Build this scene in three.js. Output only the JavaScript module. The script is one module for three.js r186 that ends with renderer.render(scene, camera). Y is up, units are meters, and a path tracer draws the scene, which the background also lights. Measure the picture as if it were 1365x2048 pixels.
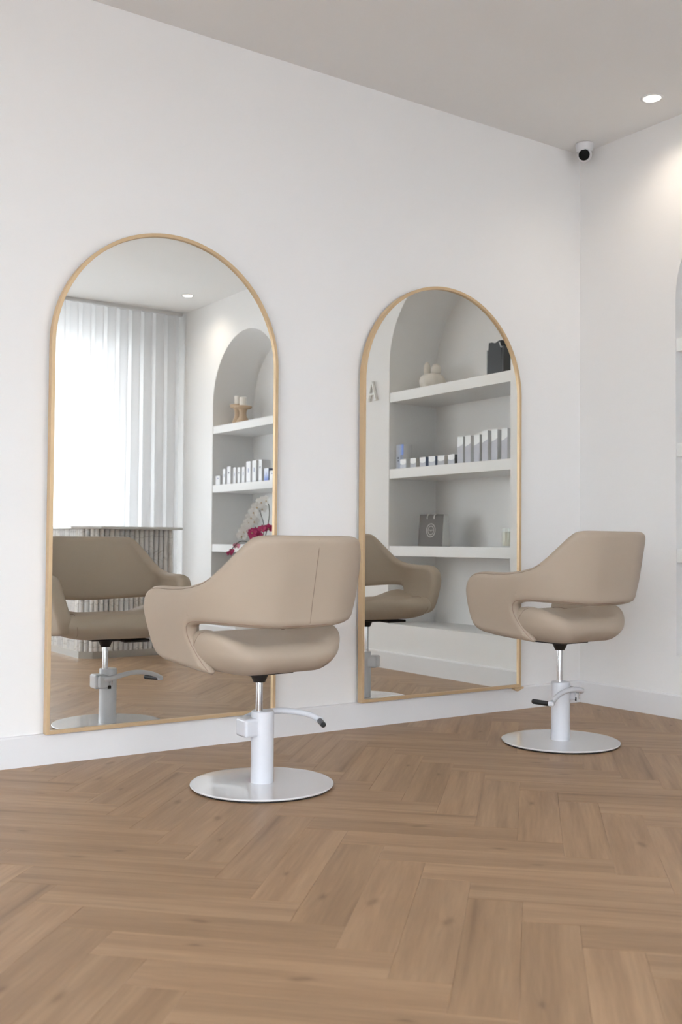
import * as THREE from 'three';
import { mergeGeometries } from 'three/addons/utils/BufferGeometryUtils.js';
import { RoundedBoxGeometry } from 'three/addons/geometries/RoundedBoxGeometry.js';

// ------------------------------------------------------------------ camera, sky, exposure
const scene = new THREE.Scene();
const FOCAL = 2063.8;                                   // focal length in pixels of a 1365 x 2048 frame
const camera = new THREE.PerspectiveCamera(2 * Math.atan(1024 / FOCAL) * 180 / Math.PI, 1365 / 2048, 0.05, 200);
{
  const yaw = 0.9677, pitch = 0.0302, roll = 0.0074;
  const f = new THREE.Vector3(Math.cos(yaw) * Math.cos(pitch), Math.sin(pitch), -Math.sin(yaw) * Math.cos(pitch));
  const r0 = new THREE.Vector3().crossVectors(f, new THREE.Vector3(0, 1, 0)).normalize();
  const u0 = new THREE.Vector3().crossVectors(r0, f);
  const r = r0.clone().multiplyScalar(Math.cos(roll)).addScaledVector(u0, Math.sin(roll));
  const u = r0.clone().multiplyScalar(-Math.sin(roll)).addScaledVector(u0, Math.cos(roll));
  camera.quaternion.setFromRotationMatrix(new THREE.Matrix4().makeBasis(r, u, f.clone().negate()));
  camera.position.set(-3.8427, 0.7644, 3.5078);
  camera.focus = 3.55; camera.userData.fStop = 4.5;
}
scene.background = new THREE.Color().setRGB(0.90, 0.96, 1.055);   // even overcast sky
scene.backgroundIntensity = 17.2;
const EXPOSURE = 1.0;
const LAMP = 0.85;                                          // candela of one ceiling downlight
const renderer = new THREE.WebGLRenderer({ antialias: true });
renderer.toneMapping = THREE.LinearToneMapping;
renderer.toneMappingExposure = EXPOSURE;
renderer.shadowMap.enabled = true;

// ------------------------------------------------------------------ helpers
let seed = 20240611;
const rnd = () => { seed = (seed * 1664525 + 1013904223) >>> 0; return seed / 4294967296; };
const V3 = (x, y, z) => new THREE.Vector3(x, y, z);
const used = {};
function numbered(name) { const k = used[name] = (used[name] ?? -1) + 1; return k ? name + '_' + String(k).padStart(3, '0') : name; }
function std(r, g, b, rough = 0.6, extra = {}) { return new THREE.MeshStandardMaterial({ color: new THREE.Color().setRGB(r, g, b), roughness: rough, ...extra }); }
function phys(r, g, b, rough, extra = {}) { return new THREE.MeshPhysicalMaterial({ color: new THREE.Color().setRGB(r, g, b), roughness: rough, ...extra }); }
function tag(o, label, category, group) { o.userData = { label, category }; if (group) o.userData.group = group; return o; }
function thing(name, label, category, p = [0, 0, 0], turn = 0, group) {
  const o = new THREE.Group(); o.name = numbered(name); scene.add(o);
  o.position.set(...p); o.rotation.y = turn; return tag(o, label, category, group);
}
function clean(g) { g = g.index ? g.toNonIndexed() : g; for (const k of Object.keys(g.attributes)) if (!['position', 'normal', 'uv'].includes(k)) g.deleteAttribute(k); if (!g.attributes.uv) g.setAttribute('uv', new THREE.BufferAttribute(new Float32Array(g.attributes.position.count * 2), 2)); return g; }
function merge(list) { return list.length === 1 ? list[0] : mergeGeometries(list.map(clean)); }
function obj(name, geos, mat, parent = scene, label) {
  const m = new THREE.Mesh(Array.isArray(geos) ? merge(geos) : geos, mat);
  m.name = parent === scene ? numbered(name) : partName(name, parent);
  m.castShadow = m.receiveShadow = true; parent.add(m);
  if (label) m.userData.label = label;
  return m;
}
function partName(name, parent) { const n = parent.children.filter((c) => c.userData.base === name || c.name === name || c.name.replace(/_\d{3}$/, '') === name).length; return n ? name + '_' + String(n).padStart(3, '0') : name; }
function struct(name, geos, mat, parent = scene, label) { const m = obj(name, geos, mat, parent, label); if (parent === scene) m.userData.kind = 'structure'; return m; }
function box(w, h, d, x, y, z) { const g = new THREE.BoxGeometry(w, h, d); g.translate(x, y, z); return g; }
function span(x0, x1, y0, y1, z0, z1) { return box(x1 - x0, y1 - y0, z1 - z0, (x0 + x1) / 2, (y0 + y1) / 2, (z0 + z1) / 2); }
function rbox(w, h, d, r, x = 0, y = 0, z = 0, seg = 3) { const g = new RoundedBoxGeometry(w, h, d, seg, r); g.translate(x, y, z); return g; }
function lathe(pts, seg = 64) { return new THREE.LatheGeometry(pts.map(([r, y]) => new THREE.Vector2(r, y)), seg); }
function tube(points, r, seg = 48, rad = 8, closed = false) { return new THREE.TubeGeometry(new THREE.CatmullRomCurve3(points, closed, 'centripetal'), seg, r, rad, closed); }
function canvasTex(w, h, draw) {
  const c = document.createElement('canvas'); c.width = w; c.height = h; draw(c.getContext('2d'), w, h);
  const t = new THREE.CanvasTexture(c); t.colorSpace = THREE.SRGBColorSpace; return t;
}
// surface nets: a signed-distance field becomes one smooth continuous mesh
function netMesh(f, lo, hi, h) {
  const n = [0, 1, 2].map((i) => Math.ceil((hi[i] - lo[i]) / h) + 1), [nx, ny, nz] = n;
  const val = new Float32Array(nx * ny * nz), at = (i, j, k) => (k * ny + j) * nx + i;
  for (let k = 0; k < nz; k++) for (let j = 0; j < ny; j++) for (let i = 0; i < nx; i++) val[at(i, j, k)] = f(lo[0] + i * h, lo[1] + j * h, lo[2] + k * h);
  const vid = new Int32Array(nx * ny * nz).fill(-1), pos = [], idx = [];
  const C = [[0, 0, 0], [1, 0, 0], [0, 1, 0], [1, 1, 0], [0, 0, 1], [1, 0, 1], [0, 1, 1], [1, 1, 1]];
  const E = [[0, 1], [2, 3], [4, 5], [6, 7], [0, 2], [1, 3], [4, 6], [5, 7], [0, 4], [1, 5], [2, 6], [3, 7]];
  for (let k = 0; k < nz - 1; k++) for (let j = 0; j < ny - 1; j++) for (let i = 0; i < nx - 1; i++) {
    const v = C.map(([a, b, c]) => val[at(i + a, j + b, k + c)]);
    const neg = v.filter((x) => x < 0).length; if (!neg || neg === 8) continue;
    let x = 0, y = 0, z = 0, m = 0;
    for (const [a, b] of E) if ((v[a] < 0) !== (v[b] < 0)) { const t = v[a] / (v[a] - v[b]); x += C[a][0] + t * (C[b][0] - C[a][0]); y += C[a][1] + t * (C[b][1] - C[a][1]); z += C[a][2] + t * (C[b][2] - C[a][2]); m++; }
    vid[at(i, j, k)] = pos.length / 3; pos.push(lo[0] + (i + x / m) * h, lo[1] + (j + y / m) * h, lo[2] + (k + z / m) * h);
  }
  const quad = (a, b, c, d, flip) => { if (flip) idx.push(a, c, b, a, d, c); else idx.push(a, b, c, a, c, d); };
  for (let k = 1; k < nz - 1; k++) for (let j = 1; j < ny - 1; j++) for (let i = 1; i < nx - 1; i++) {
    const s = val[at(i, j, k)] < 0;
    if (s !== val[at(i + 1, j, k)] < 0) quad(vid[at(i, j - 1, k - 1)], vid[at(i, j, k - 1)], vid[at(i, j, k)], vid[at(i, j - 1, k)], !s);
    if (s !== val[at(i, j + 1, k)] < 0) quad(vid[at(i - 1, j, k - 1)], vid[at(i - 1, j, k)], vid[at(i, j, k)], vid[at(i, j, k - 1)], !s);
    if (s !== val[at(i, j, k + 1)] < 0) quad(vid[at(i - 1, j - 1, k)], vid[at(i, j - 1, k)], vid[at(i, j, k)], vid[at(i - 1, j, k)], !s);
  }
  const nor = new Float32Array(pos.length), uv = new Float32Array(pos.length / 3 * 2);
  for (let p = 0; p < pos.length; p += 3) {
    const g = project(f, pos, p); nor.set([g.x, g.y, g.z], p);
    uv[p / 3 * 2] = pos[p] + pos[p + 2]; uv[p / 3 * 2 + 1] = pos[p + 1];
  }
  const geo = new THREE.BufferGeometry();
  geo.setAttribute('position', new THREE.BufferAttribute(new Float32Array(pos), 3));
  geo.setAttribute('normal', new THREE.BufferAttribute(nor, 3));
  geo.setAttribute('uv', new THREE.BufferAttribute(uv, 2)); geo.setIndex(idx); return geo;
}
function gradient(f, x, y, z, e = 0.0015) { return V3(f(x + e, y, z) - f(x - e, y, z), f(x, y + e, z) - f(x, y - e, z), f(x, y, z + e) - f(x, y, z - e)).divideScalar(2 * e); }
function project(f, a, p) {                              // two Newton steps on to the surface; returns the normal
  let g;
  for (let s = 0; s < 2; s++) { const [x, y, z] = [a[p], a[p + 1], a[p + 2]]; g = gradient(f, x, y, z); const d = Math.max(-0.004, Math.min(0.004, f(x, y, z) / Math.max(g.lengthSq(), 0.2))); a[p] -= g.x * d; a[p + 1] -= g.y * d; a[p + 2] -= g.z * d; }
  return g.normalize();
}
const smooth = (a, b, x) => { const t = Math.min(1, Math.max(0, (x - a) / (b - a))); return t * t * (3 - 2 * t); };

// ------------------------------------------------------------------ the room
const CEIL = 2.70, ROOM_X = -7.6, ROOM_Z = 4.75;
const paint = std(0.925, 0.918, 0.91, 0.75), paintCeil = std(0.9, 0.892, 0.88, 0.85), trimPaint = std(0.86, 0.86, 0.87, 0.38);
struct('wall_left', span(ROOM_X - 0.2, 0.55, -0.12, CEIL + 0.2, -0.2, 0), paint);
struct('wall_rear', [span(ROOM_X - 0.2, ROOM_X, -0.12, CEIL + 0.2, 0, 3.6), span(ROOM_X - 0.2, ROOM_X, -0.12, CEIL + 0.2, 4.5, ROOM_Z + 0.2), span(ROOM_X - 0.2, ROOM_X, -0.12, 0.10, 3.6, 4.5), span(ROOM_X - 0.2, ROOM_X, 2.43, CEIL + 0.2, 3.6, 4.5)], paint);
struct('ceiling', span(ROOM_X, 0.55, CEIL, CEIL + 0.2, 0, ROOM_Z + 0.2), paintCeil);
// right wall with the two arched niches cut through it, closed behind by a panel
const NICHES = [[0.566, 1.632], [2.914, 3.980]], NB = 0.274, SPRING = 1.862, NDEPTH = 0.375;
{
  const s = new THREE.Shape([[0, -0.12], [ROOM_Z + 0.2, -0.12], [ROOM_Z + 0.2, CEIL], [0, CEIL]].map(([a, b]) => new THREE.Vector2(a, b)));
  for (const [a, b] of NICHES) {
    const h = new THREE.Path(); h.moveTo(a, NB); h.lineTo(a, SPRING);
    h.absarc((a + b) / 2, SPRING, (b - a) / 2, Math.PI, 0, true); h.lineTo(b, NB); h.closePath(); s.holes.push(h);
  }
  const g = new THREE.ExtrudeGeometry(s, { depth: NDEPTH, bevelEnabled: false, curveSegments: 48 });
  g.applyMatrix4(new THREE.Matrix4().makeBasis(V3(0, 0, 1), V3(0, 1, 0), V3(1, 0, 0)));   // shape x -> z, extrusion -> x
  flip(g);
  struct('wall_right', [g, span(NDEPTH, 0.55, -0.12, CEIL, 0, ROOM_Z + 0.2)], paint);
}
function flip(g) {                                       // mirrored basis: turn the winding round
  if (g.index) { const a = g.index.array; for (let i = 0; i < a.length; i += 3) [a[i], a[i + 1]] = [a[i + 1], a[i]]; }
  else for (const k of Object.keys(g.attributes)) { const t = g.attributes[k], n = t.itemSize, a = t.array; for (let i = 0; i < t.count; i += 3) for (let j = 0; j < n; j++) { const q = a[i * n + j]; a[i * n + j] = a[(i + 1) * n + j]; a[(i + 1) * n + j] = q; } }
  const keep = g.attributes.uv; g.computeVertexNormals(); if (keep) g.setAttribute('uv', keep); return g;
}
// front wall (behind the curtain): window and glazed entrance
const WIN = [-2.9, -0.52, 0.10, 2.43], SHOP = [-6.7, -5.0, 0.10, 2.43];
struct('wall_front', [
  span(WIN[1], 0, -0.12, CEIL, ROOM_Z, ROOM_Z + 0.2), span(SHOP[1], WIN[0], -0.12, CEIL, ROOM_Z, ROOM_Z + 0.2), span(ROOM_X, SHOP[0], -0.12, CEIL, ROOM_Z, ROOM_Z + 0.2),
  span(SHOP[0], SHOP[1], -0.12, SHOP[2], ROOM_Z, ROOM_Z + 0.2), span(SHOP[0], SHOP[1], SHOP[3], CEIL, ROOM_Z, ROOM_Z + 0.2),
  span(WIN[0], WIN[1], -0.12, WIN[2], ROOM_Z, ROOM_Z + 0.2), span(WIN[0], WIN[1], WIN[3], CEIL, ROOM_Z, ROOM_Z + 0.2)], paint);
const frameWhite = std(0.78, 0.79, 0.80, 0.35), pane = phys(0.97, 0.99, 0.98, 0.0, { transmission: 1, thickness: 0, ior: 1.5 });
function glazing(name, [x0, x1, y0, y1], mullions) {
  const w = new THREE.Group(); w.name = name; w.userData.kind = 'structure'; scene.add(w);
  const t = 0.05, z0 = ROOM_Z + 0.06, z1 = ROOM_Z + 0.12;
  const bars = [span(x0, x0 + t, y0, y1, z0, z1), span(x1 - t, x1, y0, y1, z0, z1), span(x0 + t, x1 - t, y1 - t, y1, z0, z1), span(x0 + t, x1 - t, y0, y0 + t, z0, z1)];
  const cuts = [x0 + t, ...mullions, x1 - t];
  for (const m of mullions) bars.push(span(m - t / 2, m + t / 2, y0 + t, y1 - t, z0, z1));
  obj('window_frame', bars, frameWhite, w);
  for (let i = 0; i + 1 < cuts.length; i++) {
    const a = cuts[i] + (i ? t / 2 : 0), b = cuts[i + 1] - (i + 2 < cuts.length ? t / 2 : 0);
    const g = new THREE.PlaneGeometry(b - a, y1 - y0 - 2 * t); g.translate((a + b) / 2, (y0 + y1) / 2, (z0 + z1) / 2);
    obj('pane', g, pane, w);
  }
  return w;
}
glazing('window_1', WIN, [-1.71]);
glazing('window_3', SHOP, []);
{ const w = glazing('window_2', [3.6, 4.5, 0.10, 2.43], []); w.rotation.y = -Math.PI / 2; w.position.x = ROOM_X + ROOM_Z; }
// baseboards with an eased top edge
function skirting(len) {
  const s = new THREE.Shape([[0, 0], [0.015, 0], [0.015, 0.098], [0.0115, 0.1035], [0.007, 0.105], [0, 0.105]].map(([a, b]) => new THREE.Vector2(a, b)));
  return new THREE.ExtrudeGeometry(s, { depth: len, bevelEnabled: false });
}
{
  const a = skirting(-ROOM_X); a.rotateY(-Math.PI / 2); struct('baseboard_left', a, trimPaint).rotation.y = 0;   // profile x -> +z
  const b = skirting(ROOM_Z - 0.015); b.rotateY(Math.PI); b.translate(0, 0, ROOM_Z); struct('baseboard_right', b, trimPaint);
}

// ------------------------------------------------------------------ floor: herringbone planks at 45 degrees
const PW = 0.1150, PL = 0.5590, TH = 0.006;
{
  const slab = struct('floor', span(ROOM_X, 0, -0.12, -TH, 0, ROOM_Z), std(0.16, 0.115, 0.08, 0.8));
  const noise = (() => { const t = new Float32Array(65536); for (let i = 0; i < 65536; i++) t[i] = rnd(); return (x, y) => { const xi = Math.floor(x), yi = Math.floor(y), a = x - xi, b = y - yi, u = a * a * (3 - 2 * a), v = b * b * (3 - 2 * b), q = (i, j) => t[((i & 255) << 8) | (j & 255)]; return (q(xi, yi) * (1 - u) + q(xi + 1, yi) * u) * (1 - v) + (q(xi, yi + 1) * (1 - u) + q(xi + 1, yi + 1) * u) * v; }; })();
  const TW = 768, TH2 = 160, mats = [];
  const kinds = 7, tones = [[1.0, 1.0, 1.0], [0.94, 0.93, 0.915], [1.045, 1.04, 1.035]];
  for (let k = 0; k < kinds; k++) {
    const data = new Uint8Array(TW * TH2 * 4), ox = k * 37.3, knots = [];
    const nk = [0, 1, 0, 2, 1, 0, 1][k]; for (let q = 0; q < nk; q++) knots.push([0.12 + 0.76 * rnd(), 0.2 + 0.6 * rnd(), 0.010 + 0.010 * rnd()]);
    for (let j = 0; j < TH2; j++) for (let i = 0; i < TW; i++) {
      const u = i / TW, v = j / TH2, x = u * PL, y = v * PW;
      let yy = y + 0.010 * (noise(ox + x * 5, 3 + k * 9 + y * 6) - 0.5), kd = 0;
      for (const [ku, kv, kr] of knots) { const dx = (x - ku * PL) / 2.6, dy = y - kv * PW, d = Math.hypot(dx, dy); yy += Math.sign(dy || 1) * 0.012 * Math.exp(-d / kr) ; kd += Math.exp(-Math.pow(d / (kr * 0.55), 2)); }
      const broad = noise(ox + x * 3.2, yy * 34 + k * 11) - 0.5;
      const mid = noise(ox + 9 + x * 9, yy * 150) - 0.5, fine = noise(ox + 50 + x * 30, yy * 620) - 0.5, pore = noise(ox + x * 110, y * 1400);
      const band = Math.pow(noise(ox + 20 + x * 2.2, yy * 62 + 5), 5);
      let t = 1 + 0.24 * broad + 0.15 * mid + 0.08 * fine - 0.26 * band - 0.34 * Math.min(1, kd) - (pore > 0.86 ? 0.05 : 0);
      const p = (j * TW + i) * 4, warm = 1 + 0.10 * broad - 0.06 * Math.min(1, kd) - 0.05 * band;
      const lin = [0.410 * t, 0.262 * t * (0.55 + 0.45 * warm), 0.152 * t * (0.25 + 0.75 * warm)];
      for (let c = 0; c < 3; c++) data[p + c] = 255 * Math.min(1, Math.max(0, lin[c] <= 0.0031308 ? lin[c] * 12.92 : 1.055 * Math.pow(lin[c], 1 / 2.4) - 0.055));
      data[p + 3] = 255;
    }
    const tex = new THREE.DataTexture(data, TW, TH2); tex.colorSpace = THREE.SRGBColorSpace; tex.magFilter = tex.minFilter = THREE.LinearFilter; tex.needsUpdate = true;
    for (const c of tones) mats.push(new THREE.MeshPhysicalMaterial({ color: new THREE.Color().setRGB(...c.map((x) => x * 0.92)), map: tex, roughness: 0.42, specularIntensity: 0.55 }));
  }
  // a plank: top with a tiny chamfer, cut to the room; corners given in floor coordinates (x, z)
  function plank(poly, uvOf) {
    const P = [], U = [], c = 0.0008, n = poly.length;
    const cx = poly.reduce((s, p) => s + p[0], 0) / n, cz = poly.reduce((s, p) => s + p[1], 0) / n;
    const inn = poly.map(([x, z]) => { const d = Math.hypot(x - cx, z - cz), k = Math.max(0, 1 - c * 1.6 / d); return [cx + (x - cx) * k, cz + (z - cz) * k]; });
    const tri = (a, b, d) => { for (const [q, y] of [a, b, d]) { P.push(q[0], y, q[1]); U.push(...uvOf(q[0], q[1])); } };
    for (let i = 1; i + 1 < n; i++) tri([inn[0], 0], [inn[i + 1], 0], [inn[i], 0]);
    for (let i = 0; i < n; i++) { const a = poly[i], b = poly[(i + 1) % n], ai = inn[i], bi = inn[(i + 1) % n];
      tri([a, -0.0004], [ai, 0], [bi, 0]); tri([a, -0.0004], [bi, 0], [b, -0.0004]); tri([a, -TH], [a, -0.0004], [b, -0.0004]); tri([a, -TH], [b, -0.0004], [b, -TH]); }
    const g = new THREE.BufferGeometry(); g.setAttribute('position', new THREE.Float32BufferAttribute(P, 3)); g.setAttribute('uv', new THREE.Float32BufferAttribute(U, 2)); g.computeVertexNormals(); return g;
  }
  const clip = (poly, ax, val, sign) => { const out = []; poly.forEach((p, i) => { const q = poly[(i + 1) % poly.length], a = sign * (p[ax] - val), b = sign * (q[ax] - val); if (a >= 0) out.push(p); if ((a >= 0) !== (b >= 0)) { const t = a / (a - b); out.push([p[0] + t * (q[0] - p[0]), p[1] + t * (q[1] - p[1])]); } }); return out; };
  const xz = (e, f) => [(e - f) / Math.SQRT2, (e + f) / Math.SQRT2], gap = 0.00012, all = [];
  const dir = V3(0, 0, -1).applyQuaternion(camera.quaternion), right = V3(1, 0, 0).applyQuaternion(camera.quaternion), up = V3(0, 1, 0).applyQuaternion(camera.quaternion);
  const seen = (x, z, eye, sz) => { const d = V3(x, 0, z * sz).sub(camera.position); if (eye) d.set(x - camera.position.x, -camera.position.y, z - camera.position.z); const w = d.dot(dir); if (w < 0.3) return 0; const a = Math.abs(d.dot(right) / w) * FOCAL, b = Math.abs(d.dot(up) / w) * FOCAL; return a < 682 + 260 / w && b < 1024 + 260 / w ? camera.position.y / (w * w * w) : 0; };
  for (let m = -14; m <= 14; m++) for (let j = -70; j <= 70; j++) {
    const e = -0.714 + j * PW + m * PL, f = 3.145 + j * PW - m * PL;
    for (const [e0, e1, f0, f1, along] of [[e, e + PW, f - PL, f, 1], [e + PW - PL, e + PW, f, f + PW, 0]]) {
      const full = [[e0 + gap, f0 + gap], [e1 - gap, f0 + gap], [e1 - gap, f1 - gap], [e0 + gap, f1 - gap]].map(([a, b]) => xz(a, b));
      let poly = full; for (const [ax, v, s] of [[0, ROOM_X, 1], [0, 0, -1], [1, 0, 1], [1, ROOM_Z, -1]]) if (poly.length) poly = clip(poly, ax, v, s);
      if (poly.length < 3) continue;
      let area = 0; poly.forEach((p, i) => { const q = poly[(i + 1) % poly.length]; area += p[0] * q[1] - q[0] * p[1]; }); area = Math.abs(area) / 2; if (area < 2e-4) continue;
      const fu = rnd() < 0.5, fv = rnd() < 0.5;
      const uvOf = (x, z) => { const ee = (x + z) / Math.SQRT2, ff = (z - x) / Math.SQRT2; let u = along ? (ff - f0) / PL : (ee - e0) / PL, v = along ? (ee - e0) / PW : (ff - f0) / PW; if (fu) u = 1 - u; if (fv) v = 1 - v; return [0.004 + u * 0.992, 0.01 + v * 0.98]; };
      const c = xz((e0 + e1) / 2, (f0 + f1) / 2);
      const mir = V3(c[0] - camera.position.x, 0, -c[1] + 0.0776 - camera.position.z), w2 = mir.dot(dir);
      const inMirror = c[0] > -2.7 && w2 > 0 && Math.abs(mir.dot(right) / w2) * FOCAL < 640 ? 0.75 / (w2 * w2 * w2) : 0;
      all.push({ poly, uvOf, mat: mats[Math.floor(rnd() * mats.length)], score: area * (seen(c[0], c[1], true, 1) + inMirror * 0.4) });
    }
  }
  all.sort((a, b) => b.score - a.score);
  all.slice(0, 290).filter((p) => p.score > 0).forEach((p) => obj('plank', plank(p.poly, p.uvOf), p.mat, slab));
  const rest = all.filter((p, i) => i >= 290 || !(p.score > 0)), byMat = new Map();
  for (const p of rest) { const mi = mats.indexOf(p.mat); const key = mats[Math.floor(mi / 3) * 3]; (byMat.get(key) ?? byMat.set(key, []).get(key)).push(plank(p.poly, p.uvOf)); }
  // the planks beyond the limit: one part with one material per grain
  const geos = [], list = []; for (const [m, gs] of byMat) { geos.push(merge(gs)); list.push(m); }
  if (geos.length) { const g = mergeGeometries(geos, true); const mesh = new THREE.Mesh(g, list); mesh.name = 'more_planks'; mesh.userData.kind = 'stuff'; mesh.receiveShadow = true; slab.add(mesh); }
}

// ------------------------------------------------------------------ outside: pavement and awning
struct('pavement', [span(-70, 70, -0.4, -0.15, ROOM_Z + 0.2, 90), span(-70, ROOM_X - 0.2, -0.4, -0.15, -60, ROOM_Z + 0.2)], std(0.27, 0.26, 0.25, 0.9));
struct('awning', span(-3.3, 2, 2.62, 2.74, ROOM_Z + 0.2, ROOM_Z + 2.2), std(0.66, 0.58, 0.55, 0.8));

// ------------------------------------------------------------------ arched mirrors
const gold = phys(0.62, 0.455, 0.275, 0.48, { metalness: 0.5 });
const silver = std(0.925, 0.94, 0.915, 0.0, { metalness: 1 });
function archShape(w, y0, ys, inset, Cls = THREE.Shape) {
  const s = new Cls(), r = w / 2 - inset;
  s.moveTo(-r, y0 + inset); s.lineTo(r, y0 + inset); s.lineTo(r, ys); s.absarc(0, ys, r, 0, Math.PI, false); s.lineTo(-r, y0 + inset); return s;
}
function archMirror(x, label) {
  const t = thing('arched_mirror', label, 'mirror', [x, 0, 0.0165]);
  const W = 0.905, Y0 = 0.107, YS = 1.443;
  const s = archShape(W, Y0, YS, 0.0012); s.holes.push(archShape(W, Y0, YS, 0.0118, THREE.Path));
  obj('frame', new THREE.ExtrudeGeometry(s, { depth: 0.0286, bevelEnabled: true, bevelThickness: 0.0012, bevelSize: 0.0012, bevelSegments: 2, curveSegments: 72 }).translate(0, 0, 0.0012), gold, t);
  obj('mirror_glass', new THREE.ExtrudeGeometry(archShape(W, Y0, YS, 0.0118), { depth: 0.005, bevelEnabled: false, curveSegments: 72 }).translate(0, 0, 0.0173), silver, t);
  obj('backing_board', new THREE.ExtrudeGeometry(archShape(W, Y0, YS, 0.0118), { depth: 0.004, bevelEnabled: false, curveSegments: 72 }).translate(0, 0, 0.006), std(0.05, 0.045, 0.04, 0.8), t);
  return t;
}
archMirror(-2.2144, 'large arched mirror with thin gold frame, reflecting the sheer curtain and reception desk');
{
  const t = archMirror(-0.8962, 'large arched mirror with thin gold frame, reflecting the niche with black bag');
  const s = new THREE.Shape([[0, 0], [0.044, 0], [0.062, 0.012], [0.03, 0.026], [0, 0.026]].map(([a, b]) => new THREE.Vector2(a, b)));
  const g = new THREE.ExtrudeGeometry(s, { depth: 0.007, bevelEnabled: true, bevelSize: 0.001, bevelThickness: 0.001, bevelSegments: 1 });
  g.rotateX(Math.PI / 2); g.translate(0.418, 0.1055, 0.006);
  const foot = tube([V3(0.405, 0.1, 0.034), V3(0.42, 0.094, 0.036), V3(0.44, 0.096, 0.034), V3(0.455, 0.1, 0.026)], 0.003, 16, 6);
  obj('corner_bracket', [g, foot], gold, t, 'small loose gold bracket at the lower right corner');
}

// ------------------------------------------------------------------ salon chairs
const leather = phys(0.435, 0.357, 0.28, 0.5, { specularIntensity: 0.45 }), seamMat = std(0.25, 0.19, 0.145, 0.7), pipeMat = std(0.30, 0.21, 0.165, 0.6);
const whiteMetal = phys(0.73, 0.745, 0.79, 0.28, { clearcoat: 0.35, clearcoatRoughness: 0.12 });
const whiteGloss = phys(0.80, 0.80, 0.82, 0.12, { clearcoat: 1, clearcoatRoughness: 0.03 });
const chrome = std(0.60, 0.60, 0.62, 0.16, { metalness: 1 }), black = std(0.012, 0.012, 0.013, 0.45), rubber = std(0.02, 0.02, 0.021, 0.7);
const XA = 0.270, RC = 0.19, XB = XA - RC, ZB = 0.222, ZC = -ZB + RC, SARC = XB + RC * Math.PI / 2;
const widen = (y) => 0.80 + 0.20 * smooth(0.36, 0.62, y), lean = (y) => { const t = y - 0.50; return t > 0.08 ? 0.19 * (t - 0.04) : t > 0 ? 0.19 * t * t / 0.16 : 0; };
// half outline of the shell unrolled along its plan path: s from the middle of the back to the arm front, y height
const OUT = (() => {
  const spl = (pts, n) => new THREE.CatmullRomCurve3(pts.map(([a, b]) => V3(a, b, 0)), false, 'centripetal').getPoints(n).map((v) => [v.x, v.y]);
  const top = spl([[0, 0.786], [0.08, 0.786], [0.166, 0.785], [0.194, 0.779], [0.214, 0.763], [0.246, 0.728], [0.283, 0.687], [0.318, 0.657], [0.36, 0.641], [0.42, 0.632], [0.50, 0.629], [0.57, 0.629], [0.607, 0.622], [0.633, 0.602], [0.647, 0.57], [0.651, 0.52], [0.652, 0.475], [0.648, 0.44], [0.634, 0.412], [0.600, 0.396], [0.54, 0.389], [0.47, 0.383], [0.40, 0.377], [0.345, 0.372]], 150);
  const open = spl([[0.345, 0.374], [0.340, 0.380], [0.360, 0.402], [0.386, 0.438], [0.399, 0.468], [0.401, 0.492], [0.392, 0.510], [0.370, 0.520], [0.33, 0.524], [0.26, 0.522], [0.17, 0.516], [0.08, 0.511], [0, 0.510]], 110);
  return top.concat(open.slice(1));
})();
const G2 = (() => {                                      // 2D distance to that outline on a fine grid
  const h = 0.004, s0 = -0.08, y0 = 0.28, n = 205, m = 150, a = new Float32Array(n * m), P = OUT.concat([...OUT].reverse().map(([s, y]) => [-s, y]));
  for (let j = 0; j < m; j++) for (let i = 0; i < n; i++) {
    const x = s0 + i * h, y = y0 + j * h; let d = 1e9, inside = false;
    for (let k = 0, l = P.length - 1; k < P.length; l = k++) {
      const [ax, ay] = P[l], [bx, by] = P[k], ex = bx - ax, ey = by - ay, t = Math.min(1, Math.max(0, ((x - ax) * ex + (y - ay) * ey) / (ex * ex + ey * ey || 1)));
      d = Math.min(d, (ax + t * ex - x) ** 2 + (ay + t * ey - y) ** 2);
      if ((ay > y) !== (by > y) && x < (bx - ax) * (y - ay) / (by - ay) + ax) inside = !inside;
    }
    a[j * n + i] = Math.sqrt(d) * (inside ? -1 : 1);
  }
  return (s, y) => { const u = Math.min(n - 1.001, Math.max(0, (s - s0) / h)), v = Math.min(m - 1.001, Math.max(0, (y - y0) / h)), i = Math.floor(u), j = Math.floor(v), p = u - i, q = v - j, k = j * n + i; return (a[k] * (1 - p) + a[k + 1] * p) * (1 - q) + (a[k + n] * (1 - p) + a[k + n + 1] * p) * q; };
})();
function shellSN(x, y, z) {
  const w = widen(y), ax = Math.abs(x) / w, zz = z + lean(y);
  if (zz > ZC) return [SARC + zz - ZC, ax - XA, w];
  if (ax < XB) return [ax, -zz - ZB, 1];
  const dx = ax - XB, dz = ZC - zz, r = Math.hypot(dx, dz);
  return [XB + RC * Math.atan2(dx, dz), r - RC, 1];
}
const HALF = (s) => 0.024 + 0.006 * smooth(0.30, 0.52, s), ROUND = 0.0235;
function shellSDF(x, y, z) {
  const [s, n, w] = shellSN(x, y, z), d2 = G2(s, y), h = HALF(s), r = ROUND;
  const a = d2 + r, b = Math.abs(n) * (w < 1 ? w : 1) - h + r;
  return Math.min(Math.max(a, b), 0) + Math.hypot(Math.max(a, 0), Math.max(b, 0)) - r;
}
function shellPoint(s, y, n, side) {
  let x, z; if (s > SARC) { x = XA + n; z = ZC + s - SARC; } else if (s < XB) { x = s; z = -ZB - n; } else { const t = (s - XB) / RC; x = XB + (RC + n) * Math.sin(t); z = ZC - (RC + n) * Math.cos(t); }
  return V3(side * x * widen(y), y, z - lean(y));
}
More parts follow.
